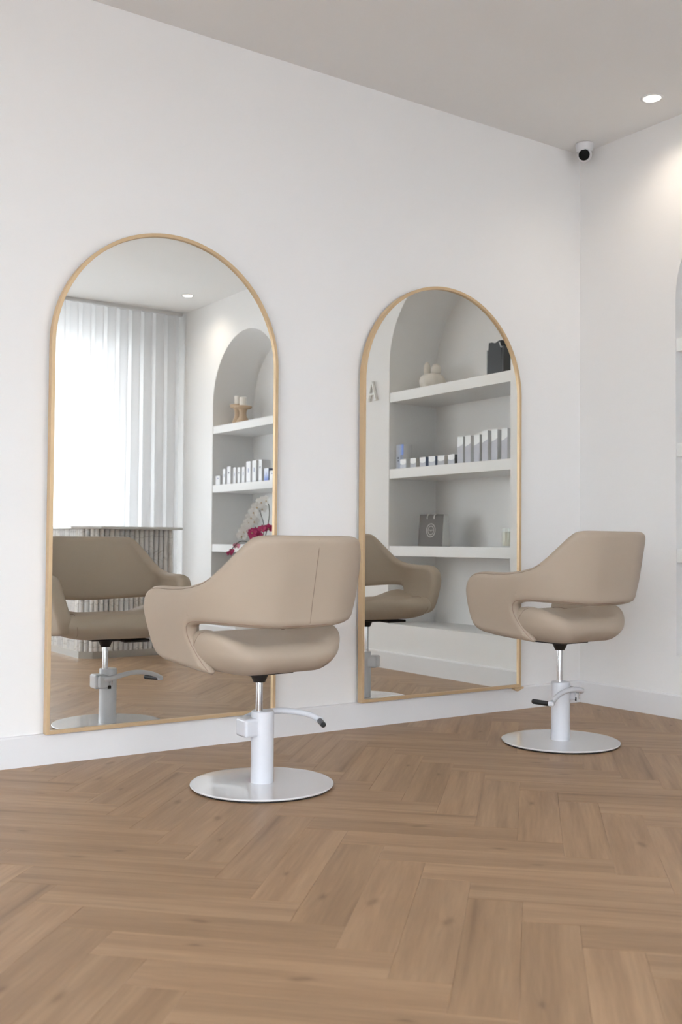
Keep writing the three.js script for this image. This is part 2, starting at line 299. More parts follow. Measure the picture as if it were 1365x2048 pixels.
function seatSDF(x, y, z) {
  const w = 0.835 + 0.165 * smooth(0.34, 0.60, y), px = Math.abs(x) / w, c = z > 0.04 ? 0.075 : 0.155, hx = 0.274, z0 = -0.192 + 0.035 * smooth(0.43, 0.33, y), z1 = 0.252 - 0.05 * smooth(0.43, 0.33, y), zc = (z0 + z1) / 2, hz = (z1 - z0) / 2;
  const qx = px - hx + c, qz = Math.abs(z - zc) - hz + c, d2 = Math.min(Math.max(qx, qz), 0) + Math.hypot(Math.max(qx, 0), Math.max(qz, 0)) - c;
  const side = smooth(0.11, 0.28, Math.abs(x));
  const top = 0.473 - 0.014 * smooth(0.02, -0.15, z) * (1 - side) + 0.046 * side * smooth(0.14, -0.06, z), bot = 0.367 + 0.022 * smooth(0.12, 0.26, Math.abs(x)) + 0.010 * smooth(0.08, 0.25, z), cy = (top + bot) / 2, hy = (top - bot) / 2, r = Math.min(0.052, hy * 0.98);
  const a = d2 + r, b = Math.abs(y - cy) - hy + r;
  return Math.min(Math.max(a, b), 0) + Math.hypot(Math.max(a, 0), Math.max(b, 0)) - r;
}
function seam(f, pts, r, lift = 0) {
  const list = pts.map((v) => { const a = [v.x, v.y, v.z]; let n; for (let k = 0; k < 4; k++) n = project(f, a, 0); return V3(...a).addScaledVector(n, lift); });
  return tube(list, r, list.length * 4, 5);
}
const shellGeo = netMesh(shellSDF, [-0.33, 0.35, -0.36], [0.33, 0.81, 0.30], 0.007);
const seatGeo = netMesh(seatSDF, [-0.30, 0.32, -0.24], [0.30, 0.52, 0.28], 0.008);
const seams = (() => {
  const armTop = [], rim = [], rim2 = [];
  for (let k = 0; k <= 24; k++) { const s = 0.30 + k * 0.0134, i = OUT.findIndex(([a, b], q) => q < 120 && a >= s); const y = (OUT[i]?.[1] ?? 0.62); armTop.push([Math.min(s, 0.618), y - 0.007]); }
  return {
    arm: (side) => seam(shellSDF, armTop.map(([s, y]) => shellPoint(s, y, HALF(s) - 0.006, side)), 0.0011),
    rim: (side) => seam(shellSDF, [[0.348, 0.382], [0.369, 0.403], [0.395, 0.438], [0.408, 0.468], [0.410, 0.494], [0.400, 0.517], [0.376, 0.528], [0.33, 0.532], [0.26, 0.530], [0.17, 0.524], [0.08, 0.519], [0.0, 0.518]].map(([s, y]) => shellPoint(s, y, HALF(s) - 0.004, side)), 0.0013),
    back: () => seam(shellSDF, [0.778, 0.74, 0.70, 0.66, 0.62, 0.58, 0.55, 0.525].map((y) => shellPoint(0.012, y, HALF(0), -1)), 0.0011),
    seat: (side) => seam(seatSDF, [[-0.06, 0.508], [-0.045, 0.495], [-0.025, 0.47], [-0.005, 0.445], [0.012, 0.42], [0.025, 0.40]].map(([z, y]) => V3(side * 0.252, y, z)), 0.0011),
    front: (side) => seam(seatSDF, [[0.12, 0.462], [0.2, 0.455], [0.235, 0.43], [0.245, 0.40], [0.22, 0.366]].map(([z, y]) => V3(side * 0.185, y, z)), 0.0011),
  };
})();
const PIV = 0.0134;                                      // the piston stands a little off the middle of the column
function salonChair([x, z], label, { raise, face, base, swing = 0, backSeam }) {
  const t = thing('salon_chair', label, 'chair', [x, 0, z], 0, 'beige salon chairs in front of the arched mirrors');
  const low = (m) => { m.rotation.y = base; return m; };
  const px = -PIV * Math.cos(base), pz = PIV * Math.sin(base);
  const high = (m) => { m.rotation.y = face; m.position.set(px, raise, pz); return m; };
  // pedestal
  const plate = low(obj('base_plate', lathe([[0.0001, 0.0045], [0.2215, 0.0045], [0.2245, 0.0058], [0.226, 0.0082], [0.2255, 0.0102], [0.2235, 0.0115], [0.04, 0.0128], [0.0001, 0.0128]], 128), whiteGloss, t));
  obj('floor_ring', lathe([[0.0001, 0], [0.217, 0], [0.2195, 0.002], [0.2195, 0.0046], [0.0001, 0.0046]], 96), rubber, plate, 'thin black rubber ring under the plate');
  low(obj('column', lathe([[0.0365, 0.0115], [0.036, 0.014], [0.036, 0.2325], [0.0345, 0.2355], [0.031, 0.2362], [0.0001, 0.2362]], 64), whiteMetal, t));
  const pump = low(obj('pump_housing', [rbox(0.052, 0.058, 0.066, 0.009, -0.047, 0.187, -0.012), rbox(0.046, 0.05, 0.03, 0.008, -0.038, 0.187, -0.048)], whiteMetal, t));
  obj('release_slot', rbox(0.014, 0.014, 0.004, 0.001, -0.018, 0.166, -0.0625), black, pump, 'small black square opening');
  const path = new THREE.CatmullRomCurve3([V3(-0.03, 0.199, -0.062), V3(-0.014, 0.204, -0.078), V3(0.03, 0.213, -0.074), V3(0.09, 0.219, -0.058), V3(0.15, 0.213, -0.040), V3(0.20, 0.199, -0.028), V3(0.226, 0.186, -0.024)]);
  const lg = new THREE.TubeGeometry(path, 60, 0.0105, 14); { const p = lg.attributes.position, n = lg.attributes.normal; for (let i = 0; i < p.count; i++) { const k = Math.min(1, Math.max(0, p.getX(i) / 0.22)), gx = 0.12 * k; p.setXYZ(i, p.getX(i) - n.getX(i) * 0.0105 * gx, p.getY(i) - n.getY(i) * 0.0105 * gx, p.getZ(i) - n.getZ(i) * 0.0105 * gx); } }
  const lever = low(obj('pump_lever', [lg, new THREE.SphereGeometry(0.0105, 16, 10).translate(-0.03, 0.199, -0.062), rbox(0.022, 0.019, 0.022, 0.006, 0.227, 0.183, -0.020)], whiteMetal, t));
  lever.rotation.y += swing;
  obj('stop_pin', new THREE.CylinderGeometry(0.0032, 0.0032, 0.03, 12).translate(-0.012, 0.186, -0.070), chrome, lever);
  const grip = new THREE.CapsuleGeometry(0.0092, 0.072, 6, 18); grip.rotateX(Math.PI / 2); grip.rotateY(-0.433); grip.translate(0.209, 0.181, 0.021);
  obj('lever_grip', grip, black, lever, 'black round hand grip');
  const piston = obj('piston', lathe([[0.0115, 0.20 - raise], [0.0115, 0.335], [0.0001, 0.335]], 40), chrome, t); high(piston);
  high(obj('swivel_mount', [lathe([[0.0001, 0.326], [0.0185, 0.326], [0.0195, 0.329], [0.030, 0.352], [0.030, 0.358], [0.0001, 0.358]], 40), rbox(0.16, 0.010, 0.15, 0.004, 0, 0.361, 0.0), rbox(0.11, 0.012, 0.13, 0.004, -0.095, 0.357, 0.06), rbox(0.10, 0.007, 0.03, 0.003, -0.06, 0.354, 0.03)], black, t));
  // upholstery
  const shell = high(obj('backrest_shell', shellGeo, leather, t));
  for (const s of [-1, 1]) { obj('seam', seams.arm(s), seamMat, shell); obj('piping', seams.rim(s), pipeMat, shell); }
  if (backSeam) obj('seam', seams.back(), seamMat, shell, 'fine stitched seam down the middle of the back');
  const seat = high(obj('seat', seatGeo, leather, t));
  for (const s of [-1, 1]) { obj('seam', seams.seat(s), seamMat, seat); obj('seam', seams.front(s), seamMat, seat); }
  return t;
}
const DEG = Math.PI / 180;
salonChair([-2.188, 0.678], 'beige leather salon chair nearer the camera, pump lever pointing right, before curtain-reflecting mirror', { raise: 0, face: Math.PI + 4.7 * DEG, base: 0, backSeam: true });
salonChair([-0.864, 0.690], 'beige leather salon chair near the room corner, black lever grip pointing left', { raise: 0.03, face: Math.PI + 2.5 * DEG, base: -125 * DEG, swing: -25 * DEG, backSeam: false });

// ------------------------------------------------------------------ ceiling: downlights and camera
const lensGlow = std(0.9, 0.88, 0.85, 0.5, { emissive: new THREE.Color(1, 0.93, 0.83), emissiveIntensity: 7 });
function downlight(x, z, label) {
  const t = thing('downlight', label, 'ceiling light', [x, CEIL, z], 0, 'recessed ceiling downlights');
  obj('trim_ring', lathe([[0.0365, 0.0], [0.037, -0.003], [0.0395, -0.0045], [0.045, -0.0045], [0.0475, -0.003], [0.048, 0.0]], 48), std(0.82, 0.82, 0.81, 0.4), t);
  obj('lens', lathe([[0.0001, -0.0035], [0.028, -0.0032], [0.037, -0.0022], [0.037, -0.0002], [0.0001, -0.0002]], 48), lensGlow, t);
  const s = new THREE.SpotLight(new THREE.Color(1, 0.87, 0.70), LAMP, 0, 72 * Math.PI / 180, 1, 2);
  s.position.set(0, -0.012, 0); s.target.position.set(0, -1, 0); s.castShadow = true; s.shadow.radius = 1.6; t.add(s, s.target);
}
downlight(-0.243, 0.633, 'round recessed downlight on the ceiling at upper right of the photo');
downlight(-0.278, 3.89, 'round recessed downlight seen in the left mirror, before the curtain');
{
  const t = thing('security_camera', 'small white dome security camera with black face in the ceiling corner', 'security camera', [-0.087, CEIL, 0.108]);
  const whiteCam = std(0.78, 0.78, 0.80, 0.35);
  obj('mount', lathe([[0.0001, 0], [0.042, 0], [0.043, -0.003], [0.0405, -0.024], [0.037, -0.040], [0.035, -0.040], [0.0001, -0.036]], 48), whiteCam, t);
  const look = new THREE.Quaternion().setFromUnitVectors(V3(0, 1, 0), V3(-0.78, -0.30, 0.55).normalize());
  const eye = obj('camera_ball', lathe([[0.0001, -0.034], [0.016, -0.030], [0.027, -0.021], [0.033, -0.008], [0.034, 0.004], [0.032, 0.015], [0.0275, 0.023], [0.0265, 0.0215], [0.0001, 0.020]], 48), whiteCam, t);
  eye.quaternion.copy(look); eye.position.set(-0.006, -0.056, 0.006);
  const face = obj('lens_face', lathe([[0.0001, 0.0240], [0.021, 0.0233], [0.0262, 0.0218], [0.0262, 0.0202], [0.0001, 0.0202]], 48), phys(0.006, 0.006, 0.005, 0.4, { specularIntensity: 0.15 }), eye, 'glossy black round lens window');
  face.userData.label = 'glossy black round lens window';
}

// ------------------------------------------------------------------ niche shelves and the sign letter
const SHELF = [[1.634, 1.694], [1.163, 1.2217], [0.689, 0.749]];
const shelfPaint = std(0.92, 0.92, 0.912, 0.55);
const ORD = ['top', 'middle', 'bottom'];
NICHES.forEach(([a, b], k) => SHELF.forEach(([y0, y1], i) => {
  const g = rbox(NDEPTH - 0.0045, y1 - y0, b - a - 0.0006, 0.0015, (NDEPTH + 0.0045) / 2, (y0 + y1) / 2, (a + b) / 2, 1);
  tag(obj('shelf', g, shelfPaint), k ? `thick white ${ORD[i]} shelf in the arched niche seen in left mirror` : `thick white ${ORD[i]} shelf in the arched niche seen in right mirror`, 'shelf', k ? 'shelves of the niche beside the curtain' : 'shelves of the niche near the corner');
}));
{
  const s = new THREE.Shape([[-0.051, 0], [-0.030, 0], [-0.030, 0.006], [-0.0375, 0.006], [-0.0275, 0.036], [0.0225, 0.036], [0.032, 0.006], [0.024, 0.006], [0.024, 0], [0.051, 0], [0.051, 0.006], [0.0455, 0.006], [0.006, 0.120], [-0.005, 0.120], [-0.045, 0.006], [-0.051, 0.006]].map(([a, b]) => new THREE.Vector2(a, b)));
  s.holes.push(new THREE.Path([[-0.0245, 0.046], [0.0005, 0.112], [0.0195, 0.046]].map(([a, b]) => new THREE.Vector2(a, b))));
  const g = new THREE.ExtrudeGeometry(s, { depth: 0.016, bevelEnabled: true, bevelSize: 0.0012, bevelThickness: 0.0012, bevelSegments: 1 });
  g.rotateY(-Math.PI / 2); g.translate(-0.002, 1.662, 1.797);
  tag(obj('sign_letter', g, phys(0.95, 0.94, 0.90, 0.3)), 'raised pale gold capital letter A on the wall beside the niche', 'sign letter');
}

// ------------------------------------------------------------------ goods on the shelves
const cartonWhite = std(0.80, 0.80, 0.81, 0.35);
const frontTex = {};
function frontMat(kind) {                                // flat print on the front of a carton
  return frontTex[kind] ??= new THREE.MeshStandardMaterial({ roughness: 0.3, map: canvasTex(64, 128, (c, w, h) => {
    if (kind === 'scallop') { c.fillStyle = '#b9bcc4'; c.fillRect(0, 0, w, h); c.fillStyle = '#fbfdff'; c.fillRect(0, 0, w, 52); c.beginPath(); c.ellipse(w / 2, 50, w / 2, 26, 0, 0, 7); c.fill(); }
    else if (kind === 'slant') { c.fillStyle = '#b9bac3'; c.fillRect(0, 0, w, h); c.fillStyle = '#f6f9fb'; c.beginPath(); c.moveTo(0, 0); c.lineTo(w, 0); c.lineTo(w, 50); c.quadraticCurveTo(w / 2, 46, 0, 36); c.fill(); }
    else if (kind === 'blue') { const g = c.createLinearGradient(0, 0, w, 0); g.addColorStop(0, '#4f78d8'); g.addColorStop(0.45, '#b9c4dc'); g.addColorStop(1, '#d6d9de'); c.fillStyle = g; c.fillRect(0, 0, w, h); c.fillStyle = '#7c8496'; c.fillRect(0, 56, w * 0.4, h); c.fillStyle = '#49506b'; c.font = '13px sans-serif'; c.fillRect(36, 66, 14, 8); c.fillRect(38, 82, 10, 5); }
    else if (kind === 'fade') { const g = c.createLinearGradient(0, 0, 0, h); g.addColorStop(0, '#eef2fa'); g.addColorStop(0.5, '#c2cde6'); g.addColorStop(1, '#4a68c0'); c.fillStyle = g; c.fillRect(0, 0, w, h); c.fillStyle = '#8b96ba'; c.fillRect(28, 46, 7, 26); }
    else { c.fillStyle = '#f3f4f6'; c.fillRect(0, 0, w, h); c.fillStyle = '#6c76a4'; if (kind === 'markV') c.fillRect(27, 42, 10, 26); else if (kind === 'markDark') { c.fillStyle = '#4e5268'; c.fillRect(24, 40, 22, 7); c.fillRect(30, 49, 10, 5); } else c.fillRect(22, 30, 16, 14); c.fillStyle = '#c6c8d2'; if (kind !== 'plain') c.fillRect(0, 121, w, 3); }
  }) });
}
function carton(z0, z1, yb, h, depth, xf, kind, side, label, group) {
  const w = Math.abs(z0 - z1), t = obj('product_box', new THREE.BoxGeometry(depth, h, w), [cartonWhite, frontMat(kind), cartonWhite, cartonWhite, cartonWhite, side ?? cartonWhite]);
  t.position.set(xf + depth / 2, yb + h / 2, (z0 + z1) / 2); return tag(t, label, 'box', group);
}
const ORDER = ['first', 'second', 'third', 'fourth', 'fifth', 'last'];
const grey = std(0.60, 0.61, 0.61, 0.4), navy = std(0.09, 0.12, 0.20, 0.4), taupe = std(0.52, 0.49, 0.46, 0.4), dark = std(0.17, 0.175, 0.18, 0.4), silverGrey = std(0.74, 0.74, 0.745, 0.35);
const Y2 = SHELF[1][1] + 0.0002;
{
  const b = carton(1.622, 1.545, Y2, 0.152, 0.07, 0.045, 'blue', silverGrey, 'tall blue and silver box behind the small boxes in right mirror');
  [[1.549, 1.489, grey], [1.450, 1.394, taupe], [1.359, 1.303, navy], [1.275, 1.215, navy], [1.193, 1.132, taupe], [1.101, 1.042, dark]].forEach(([a, c, m], i) =>
    carton(a, c, Y2, 0.056, 0.055, 0.022, 'scallop', m, `small white and silver box, ${ORDER[i]} of six beside the tall blue box`, 'small boxes on the middle shelf'));
  [[1.021, 0.973, 0.151, grey], [0.957, 0.909, 0.151, silverGrey], [0.882, 0.835, 0.151, grey], [0.816, 0.770, 0.168, silverGrey], [0.740, 0.693, 0.168, silverGrey], [0.661, 0.615, 0.168, silverGrey]].forEach(([a, c, h, m], i) =>
    carton(a, c, Y2, h, 0.06, 0.025, 'slant', m, i < 3 ? `medium white and grey box, ${['left', 'centre', 'right'][i]} of three seen in right mirror` : `tallest white and grey box, ${['left', 'centre', 'right'][i - 3]} of three in right mirror`, i < 3 ? 'medium boxes on the middle shelf' : 'tallest boxes on the middle shelf'));
  // niche beside the curtain
  [[3.957, 3.885, 0.074, 'mark', 0.02, 'low'], [3.848, 3.806, 0.124, 'markV', 0.025, 'narrow'], [3.776, 3.718, 0.139, 'markDark', 0.025, 'wider'], [3.675, 3.635, 0.126, 'markV', 0.025, 'slim'], [3.604, 3.565, 0.123, 'markDark', 0.025, 'thin'], [3.536, 3.494, 0.122, 'markV', 0.025, 'plain']].forEach(([a, c, h, k, xf], i) =>
    carton(a, c, Y2, h, 0.055, xf, k, silverGrey, `short white printed box, ${ORDER[i]} from the left in the left mirror`, 'white boxes left of the tall ones in left mirror'));
  [[3.467, 3.402, 0.160, 'markV'], [3.377, 3.318, 0.162, 'markV'], [3.279, 3.233, 0.163, 'markDark']].forEach(([a, c, h, k], i) =>
    carton(a, c, Y2, h, 0.075, 0.025, k, silverGrey, `tall white printed box, ${['left', 'centre', 'right'][i]} of three in the left mirror`, 'tall white boxes in left mirror'));
  carton(3.205, 3.040, Y2, 0.155, 0.06, 0.115, 'markDark', silverGrey, 'wide pale grey box standing behind the blue tinted carton in left mirror');
  carton(3.204, 3.142, Y2, 0.094, 0.05, 0.03, 'fade', navy, 'small carton fading from white to blue in the left mirror');
  carton(3.126, 3.066, Y2, 0.072, 0.05, 0.03, 'mark', silverGrey, 'small white carton at the mirror edge, right of the blue carton');
}
{ // wooden candlesticks with pillar candles
  const wood = std(0.50, 0.37, 0.25, 0.6), wax = phys(0.86, 0.83, 0.78, 0.5);
  for (const [x, z, h, r, label, l2] of [[0.115, 3.69, 0.145, 0.071, 'pale turned wood candlestick in front, holding a thick white candle', 'short thick white pillar candle on the front wooden candlestick'], [0.165, 3.868, 0.178, 0.064, 'taller turned wood candlestick standing behind the other one', 'white pillar candle on the taller candlestick behind']]) {
    const y = SHELF[0][1] + 0.0002, t = thing('candlestick', label, 'candlestick', [x, y, z], 0, 'wooden candlesticks on the top shelf');
    obj('pedestal', lathe([[0.0001, 0], [r * 0.86, 0], [r * 0.88, 0.006], [r * 0.8, 0.016], [r * 0.6, h * 0.28], [r * 0.42, h * 0.42], [r * 0.38, h * 0.6], [r * 0.42, h * 0.76], [r * 0.6, h * 0.86]], 40), wood, t);
    obj('dish', lathe([[r * 0.5, h * 0.84], [r * 0.9, h * 0.87], [r, h * 0.92], [r, h * 0.98], [r * 0.92, h], [0.0001, h]], 40), wood, t);
    const c = thing('pillar_candle', l2, 'candle', [x, y + h + 0.0002, z], 0, 'white pillar candles');
    obj('wax', lathe([[0.0001, 0], [0.0265, 0], [0.0275, 0.001], [0.0275, 0.066], [0.026, 0.07], [0.018, 0.069], [0.0001, 0.066]], 32), wax, c);
    obj('wick', new THREE.CylinderGeometry(0.0008, 0.0008, 0.009, 6).translate(0, 0.070, 0), black, c);
  }
}
{ // white sculpted vase, top shelf of the near niche
  const t = thing('vase', 'cream ribbed bowl vase with rounded lobes on the top shelf', 'vase', [0.175, SHELF[0][1] + 0.0002, 1.43]);
  const cream = std(0.78, 0.73, 0.66, 0.6); t.scale.setScalar(1.12);
  const g = lathe([[0.0001, 0], [0.036, 0], [0.052, 0.012], [0.068, 0.035], [0.071, 0.055], [0.064, 0.076], [0.050, 0.090], [0.042, 0.094], [0.040, 0.090], [0.0001, 0.07]], 96);
  const p = g.attributes.position; for (let i = 0; i < p.count; i++) { const a = Math.atan2(p.getZ(i), p.getX(i)), k = 1 + 0.05 * Math.cos(a * 9); p.setX(i, p.getX(i) * k); p.setZ(i, p.getZ(i) * k); } g.computeVertexNormals();
  obj('bowl', g, cream, t);
  for (const [dx, dz, hh, rr] of [[-0.005, 0.038, 0.085, 0.019], [0.012, -0.018, 0.07, 0.028]]) obj('lobe', new THREE.SphereGeometry(1, 24, 16).scale(rr, hh / 2, rr).translate(dx, 0.082 + hh / 2, dz), cream, t);
}
{ // black gift bag and the dark folder beside it
  const bk = std(0.012, 0.014, 0.017, 0.4), y = SHELF[0][1] + 0.0002;
  const t = thing('gift_bag', 'black paper gift bag with a notched top on the top shelf', 'bag', [0.10, y, 0.758]);
  const front = new THREE.Shape([[-0.062, 0], [0.062, 0], [0.047, 0.185], [0.024, 0.185], [0, 0.176], [-0.03, 0.187], [-0.05, 0.187], [-0.052, 0.15]].map(([a, b]) => new THREE.Vector2(a, b)));
  obj('bag_body', new THREE.ExtrudeGeometry(front, { depth: 0.07, bevelEnabled: true, bevelSize: 0.0015, bevelThickness: 0.0015, bevelSegments: 1 }).rotateY(-Math.PI / 2).translate(0.035, 0.0015, 0), bk, t);
  obj('side_fold', span(-0.03, 0.03, 0, 0.15, 0.064, 0.070), std(0.28, 0.29, 0.29, 0.5), t, 'pale grey side fold');
  obj('ribbon', tube([V3(-0.04, 0.18, -0.04), V3(-0.044, 0.165, -0.052), V3(-0.04, 0.15, -0.056), V3(-0.03, 0.155, -0.05)], 0.0035, 24, 6), std(0.5, 0.51, 0.52, 0.4), t, 'pale ribbon loop');
  const f = thing('folder', 'thin dark board leaning upright beside the black gift bag', 'folder', [0.09, y, 0.668]);
  obj('board', rbox(0.10, 0.15, 0.010, 0.001, 0, 0.075, 0, 1), std(0.06, 0.062, 0.065, 0.45), f);
}
{ // grey paper carrier bag with round emblem
  const t = thing('paper_bag', 'dark grey paper carrier bag with a pale round emblem and white side', 'bag', [0.155, SHELF[2][1] + 0.0002, 1.382], -0.3);
  const tex = canvasTex(256, 224, (c, w, h) => {
    c.fillStyle = '#6a6562'; c.fillRect(0, 0, w, h); c.strokeStyle = '#c9c4c0'; c.lineWidth = 6; c.beginPath(); c.arc(128, 112, 46, 0, 7); c.stroke(); c.lineWidth = 5; c.beginPath(); c.arc(128, 112, 30, 0, 7); c.stroke();
    c.lineWidth = 4; c.beginPath(); c.moveTo(106, 112); c.quadraticCurveTo(116, 104, 124, 114); c.quadraticCurveTo(132, 120, 138, 110); c.quadraticCurveTo(144, 106, 151, 113); c.stroke();
  });
  const H = 0.192, D0 = 0.045, D1 = 0.026, Wd = 0.172;       // deeper at the foot than at the mouth
  const quad = (a, b, c, d) => { const g = new THREE.BufferGeometry(); g.setAttribute('position', new THREE.Float32BufferAttribute([...a, ...b, ...c, ...a, ...c, ...d], 3)); g.setAttribute('uv', new THREE.Float32BufferAttribute([0, 0, 1, 0, 1, 1, 0, 0, 1, 1, 0, 1], 2)); g.computeVertexNormals(); return g; };
  const q = (d, y, z) => [d, y, z], w = Wd / 2, gm = std(0.135, 0.122, 0.115, 0.6), wm = std(0.82, 0.81, 0.78, 0.6);
  obj('front_panel', quad(q(-D0, 0, w), q(-D0, 0, -w), q(-D1, H, -w), q(-D1, H, w)), new THREE.MeshStandardMaterial({ map: tex, roughness: 0.6 }), t);
  obj('back_panel', quad(q(D0, 0, -w), q(D0, 0, w), q(D1, H, w), q(D1, H, -w)), gm, t);
  obj('gusset', quad(q(-D0, 0, -w), q(D0, 0, -w), q(D1, H, -w), q(-D1, H, -w)), wm, t, 'white side panel');
  obj('gusset', quad(q(D0, 0, w), q(-D0, 0, w), q(-D1, H, w), q(D1, H, w)), std(0.06, 0.05, 0.045, 0.6), t, 'dark side panel');
  obj('bottom_panel', quad(q(-D0, 0.0005, -w), q(-D0, 0.0005, w), q(D0, 0.0005, w), q(D0, 0.0005, -w)), gm, t);
  const cord = std(0.78, 0.76, 0.72, 0.6);
  for (const z of [0.022, -0.026]) obj('handle', tube([V3(-D1 - 0.008, H - 0.028, z + 0.004), V3(-D1 - 0.009, H - 0.014, z + 0.003), V3(-D1 - 0.005, H - 0.001, z - 0.002), V3(-D1 + 0.008, H + 0.004, z - 0.010), V3(-D1 + 0.014, H - 0.01, z - 0.012)], 0.0035, 24, 8), cord, t);
}
{ // glass candle jar
  const t = thing('candle_jar', 'small glass jar of cream wax on the bottom shelf', 'candle', [0.10, SHELF[2][1] + 0.0002, 0.682]);
  obj('jar', lathe([[0.0001, 0], [0.036, 0], [0.038, 0.003], [0.038, 0.102], [0.0365, 0.104], [0.035, 0.102], [0.035, 0.006], [0.0001, 0.006]], 40), phys(0.95, 0.96, 0.95, 0.03, { transmission: 1, thickness: 0, ior: 1.45 }), t);
  obj('wax', lathe([[0.0001, 0.0065], [0.0342, 0.0065], [0.0342, 0.084], [0.0001, 0.083]], 36), std(0.80, 0.76, 0.66, 0.5), t);
}

// ------------------------------------------------------------------ reception desk with half-round stone slats
{
  const t = thing('reception_desk', 'reception desk clad in upright grey marble slats under a pale top', 'desk');
  const X0 = -1.42, X1 = -0.785, Z0 = 3.03, Z1 = 4.05, CH = 0.075, PLY = 0.045, TOPY = 0.846;
  const outline = (o, c = CH) => [[X0 - o, Z0 + c], [X0 + c, Z0 - o], [X1 + o, Z0 - o], [X1 + o, Z1], [X0 - o, Z1]];
  const prism = (pts, y0, y1) => { const s = new THREE.Shape(pts.map(([x, z]) => new THREE.Vector2(x, -z))); const g = new THREE.ExtrudeGeometry(s, { depth: y1 - y0, bevelEnabled: false }); g.rotateX(-Math.PI / 2); g.translate(0, y0, 0); return g; };
  obj('carcass', prism(outline(-0.014), PLY, TOPY - 0.001), std(0.03, 0.03, 0.03, 0.8), t);
  obj('plinth', prism(outline(-0.004), 0, PLY), std(0.50, 0.51, 0.50, 0.28, { metalness: 0.9 }), t, 'brushed metal plinth');
  const s = new THREE.Shape(outline(0.045, 0.10).map(([x, z]) => new THREE.Vector2(x, -z)));
  obj('counter_top', new THREE.ExtrudeGeometry(s, { depth: 0.012, bevelEnabled: true, bevelSize: 0.003, bevelThickness: 0.003, bevelSegments: 2 }).rotateX(-Math.PI / 2).translate(0, TOPY + 0.003, 0), std(0.72, 0.73, 0.71, 0.3), t);
  const marbles = [];
  for (let k = 0; k < 5; k++) {
    const tex = canvasTex(48, 512, (c, w, h) => {
      c.fillStyle = ['#e6e6e6', '#d9dadb', '#efefef', '#e0e1e2', '#e8e7e4'][k]; c.fillRect(0, 0, w, h);
      for (let q = 0; q < 20; q++) { const y = rnd() * h, dark = rnd(); c.strokeStyle = `rgba(${90 + dark * 70 | 0},${88 + dark * 68 | 0},${86 + dark * 62 | 0},${0.06 + 0.26 * rnd()})`; c.lineWidth = 1 + 5 * rnd() * rnd(); c.beginPath(); c.moveTo(-4, y); c.bezierCurveTo(w * 0.3, y + 26 * (rnd() - 0.5), w * 0.7, y + 40 * (rnd() - 0.5), w + 4, y + 34 * (rnd() - 0.5)); c.stroke(); }
      for (let q = 0; q < 12; q++) { c.fillStyle = `rgba(120,116,112,${0.04 + 0.10 * rnd()})`; c.beginPath(); c.ellipse(rnd() * w, rnd() * h, 6 + 14 * rnd(), 10 + 30 * rnd(), 0, 0, 7); c.fill(); }
    });
    marbles.push(new THREE.MeshStandardMaterial({ map: tex, roughness: 0.45, color: new THREE.Color(1, 1, 1) }));
  }
  const H = TOPY - PLY - 0.002, cs = [];
  for (let k = 0; k <= 6; k++) { const a = Math.PI * k / 6; cs.push([-0.0157 * Math.cos(a), 0.014 * Math.sin(a)]); }
  const shp = new THREE.Shape([[-0.0157, -0.004], ...cs, [0.0157, -0.004]].map(([a, b]) => new THREE.Vector2(a, -b)));
  const slatG = new THREE.ExtrudeGeometry(shp, { depth: H, bevelEnabled: false }); slatG.rotateX(-Math.PI / 2);   // face +z (outward), height +y
  { const p = slatG.attributes.position, u = slatG.attributes.uv; for (let i = 0; i < p.count; i++) u.setXY(i, p.getX(i) / 0.0314 + 0.5, p.getY(i) / H); }
  const slat = (x, z, nx, nz) => { const m = obj('slat', slatG, marbles[Math.floor(rnd() * marbles.length)], t); m.position.set(x, PLY + 0.001, z); m.rotation.y = Math.atan2(nx, nz); };
  const row = (ax, az, bx, bz, nx, nz) => { const L = Math.hypot(bx - ax, bz - az), n = Math.round(L / 0.0352); for (let i = 0; i < n; i++) { const k = (i + 0.5) / n; slat(ax + (bx - ax) * k - nx * 0.009, az + (bz - az) * k - nz * 0.009, nx, nz); } };
  row(X0, Z0 + CH, X0 + CH, Z0, -Math.SQRT1_2, -Math.SQRT1_2); row(X0 + CH, Z0, X1, Z0, 0, -1); row(X0, Z0 + CH, X0, Z1, -1, 0); row(X1, Z0, X1, Z1, 1, 0);
}

// ------------------------------------------------------------------ sheer curtain with wave folds
{
  const t = thing('sheer_curtain', 'floor length sheer white curtain in wave folds before the window', 'curtain');
  const X1 = -0.035, X0 = -3.15, Z = 4.50, P = 0.106, N = Math.round((X1 - X0) / P) * 16, ROWS = 20, pos = [], idx = [];
  for (let j = 0; j <= ROWS; j++) for (let i = 0; i <= N; i++) {
    const y = 0.012 + (2.668 - 0.012) * j / ROWS, k = i / N, ph = 2 * Math.PI * (X1 - X0) / P * k, low = 1 - j / ROWS;
    const amp = 0.029 + 0.006 * Math.sin(k * 37) * low, wob = low * 0.5 * Math.sin(k * 23 + 1.3);
    pos.push(X0 + (X1 - X0) * k + 0.013 * Math.sin(2 * (ph + wob)), y, Z + amp * Math.sin(ph + wob));
  }
  for (let j = 0; j < ROWS; j++) for (let i = 0; i < N; i++) { const a = j * (N + 1) + i, b = a + N + 1; idx.push(a, a + 1, b, a + 1, b + 1, b); }
  const g = new THREE.BufferGeometry(); g.setAttribute('position', new THREE.Float32BufferAttribute(pos, 3)); g.setIndex(idx); g.computeVertexNormals();
  obj('fabric', g, phys(0.93, 0.93, 0.94, 0.95, { transmission: 0.62, thickness: 0, side: THREE.DoubleSide, opacity: 0.94, transparent: true }), t);
  obj('track', span(X0, X1, 2.672, CEIL - 0.0005, Z - 0.018, Z + 0.018), std(0.75, 0.75, 0.75, 0.4), t);
}

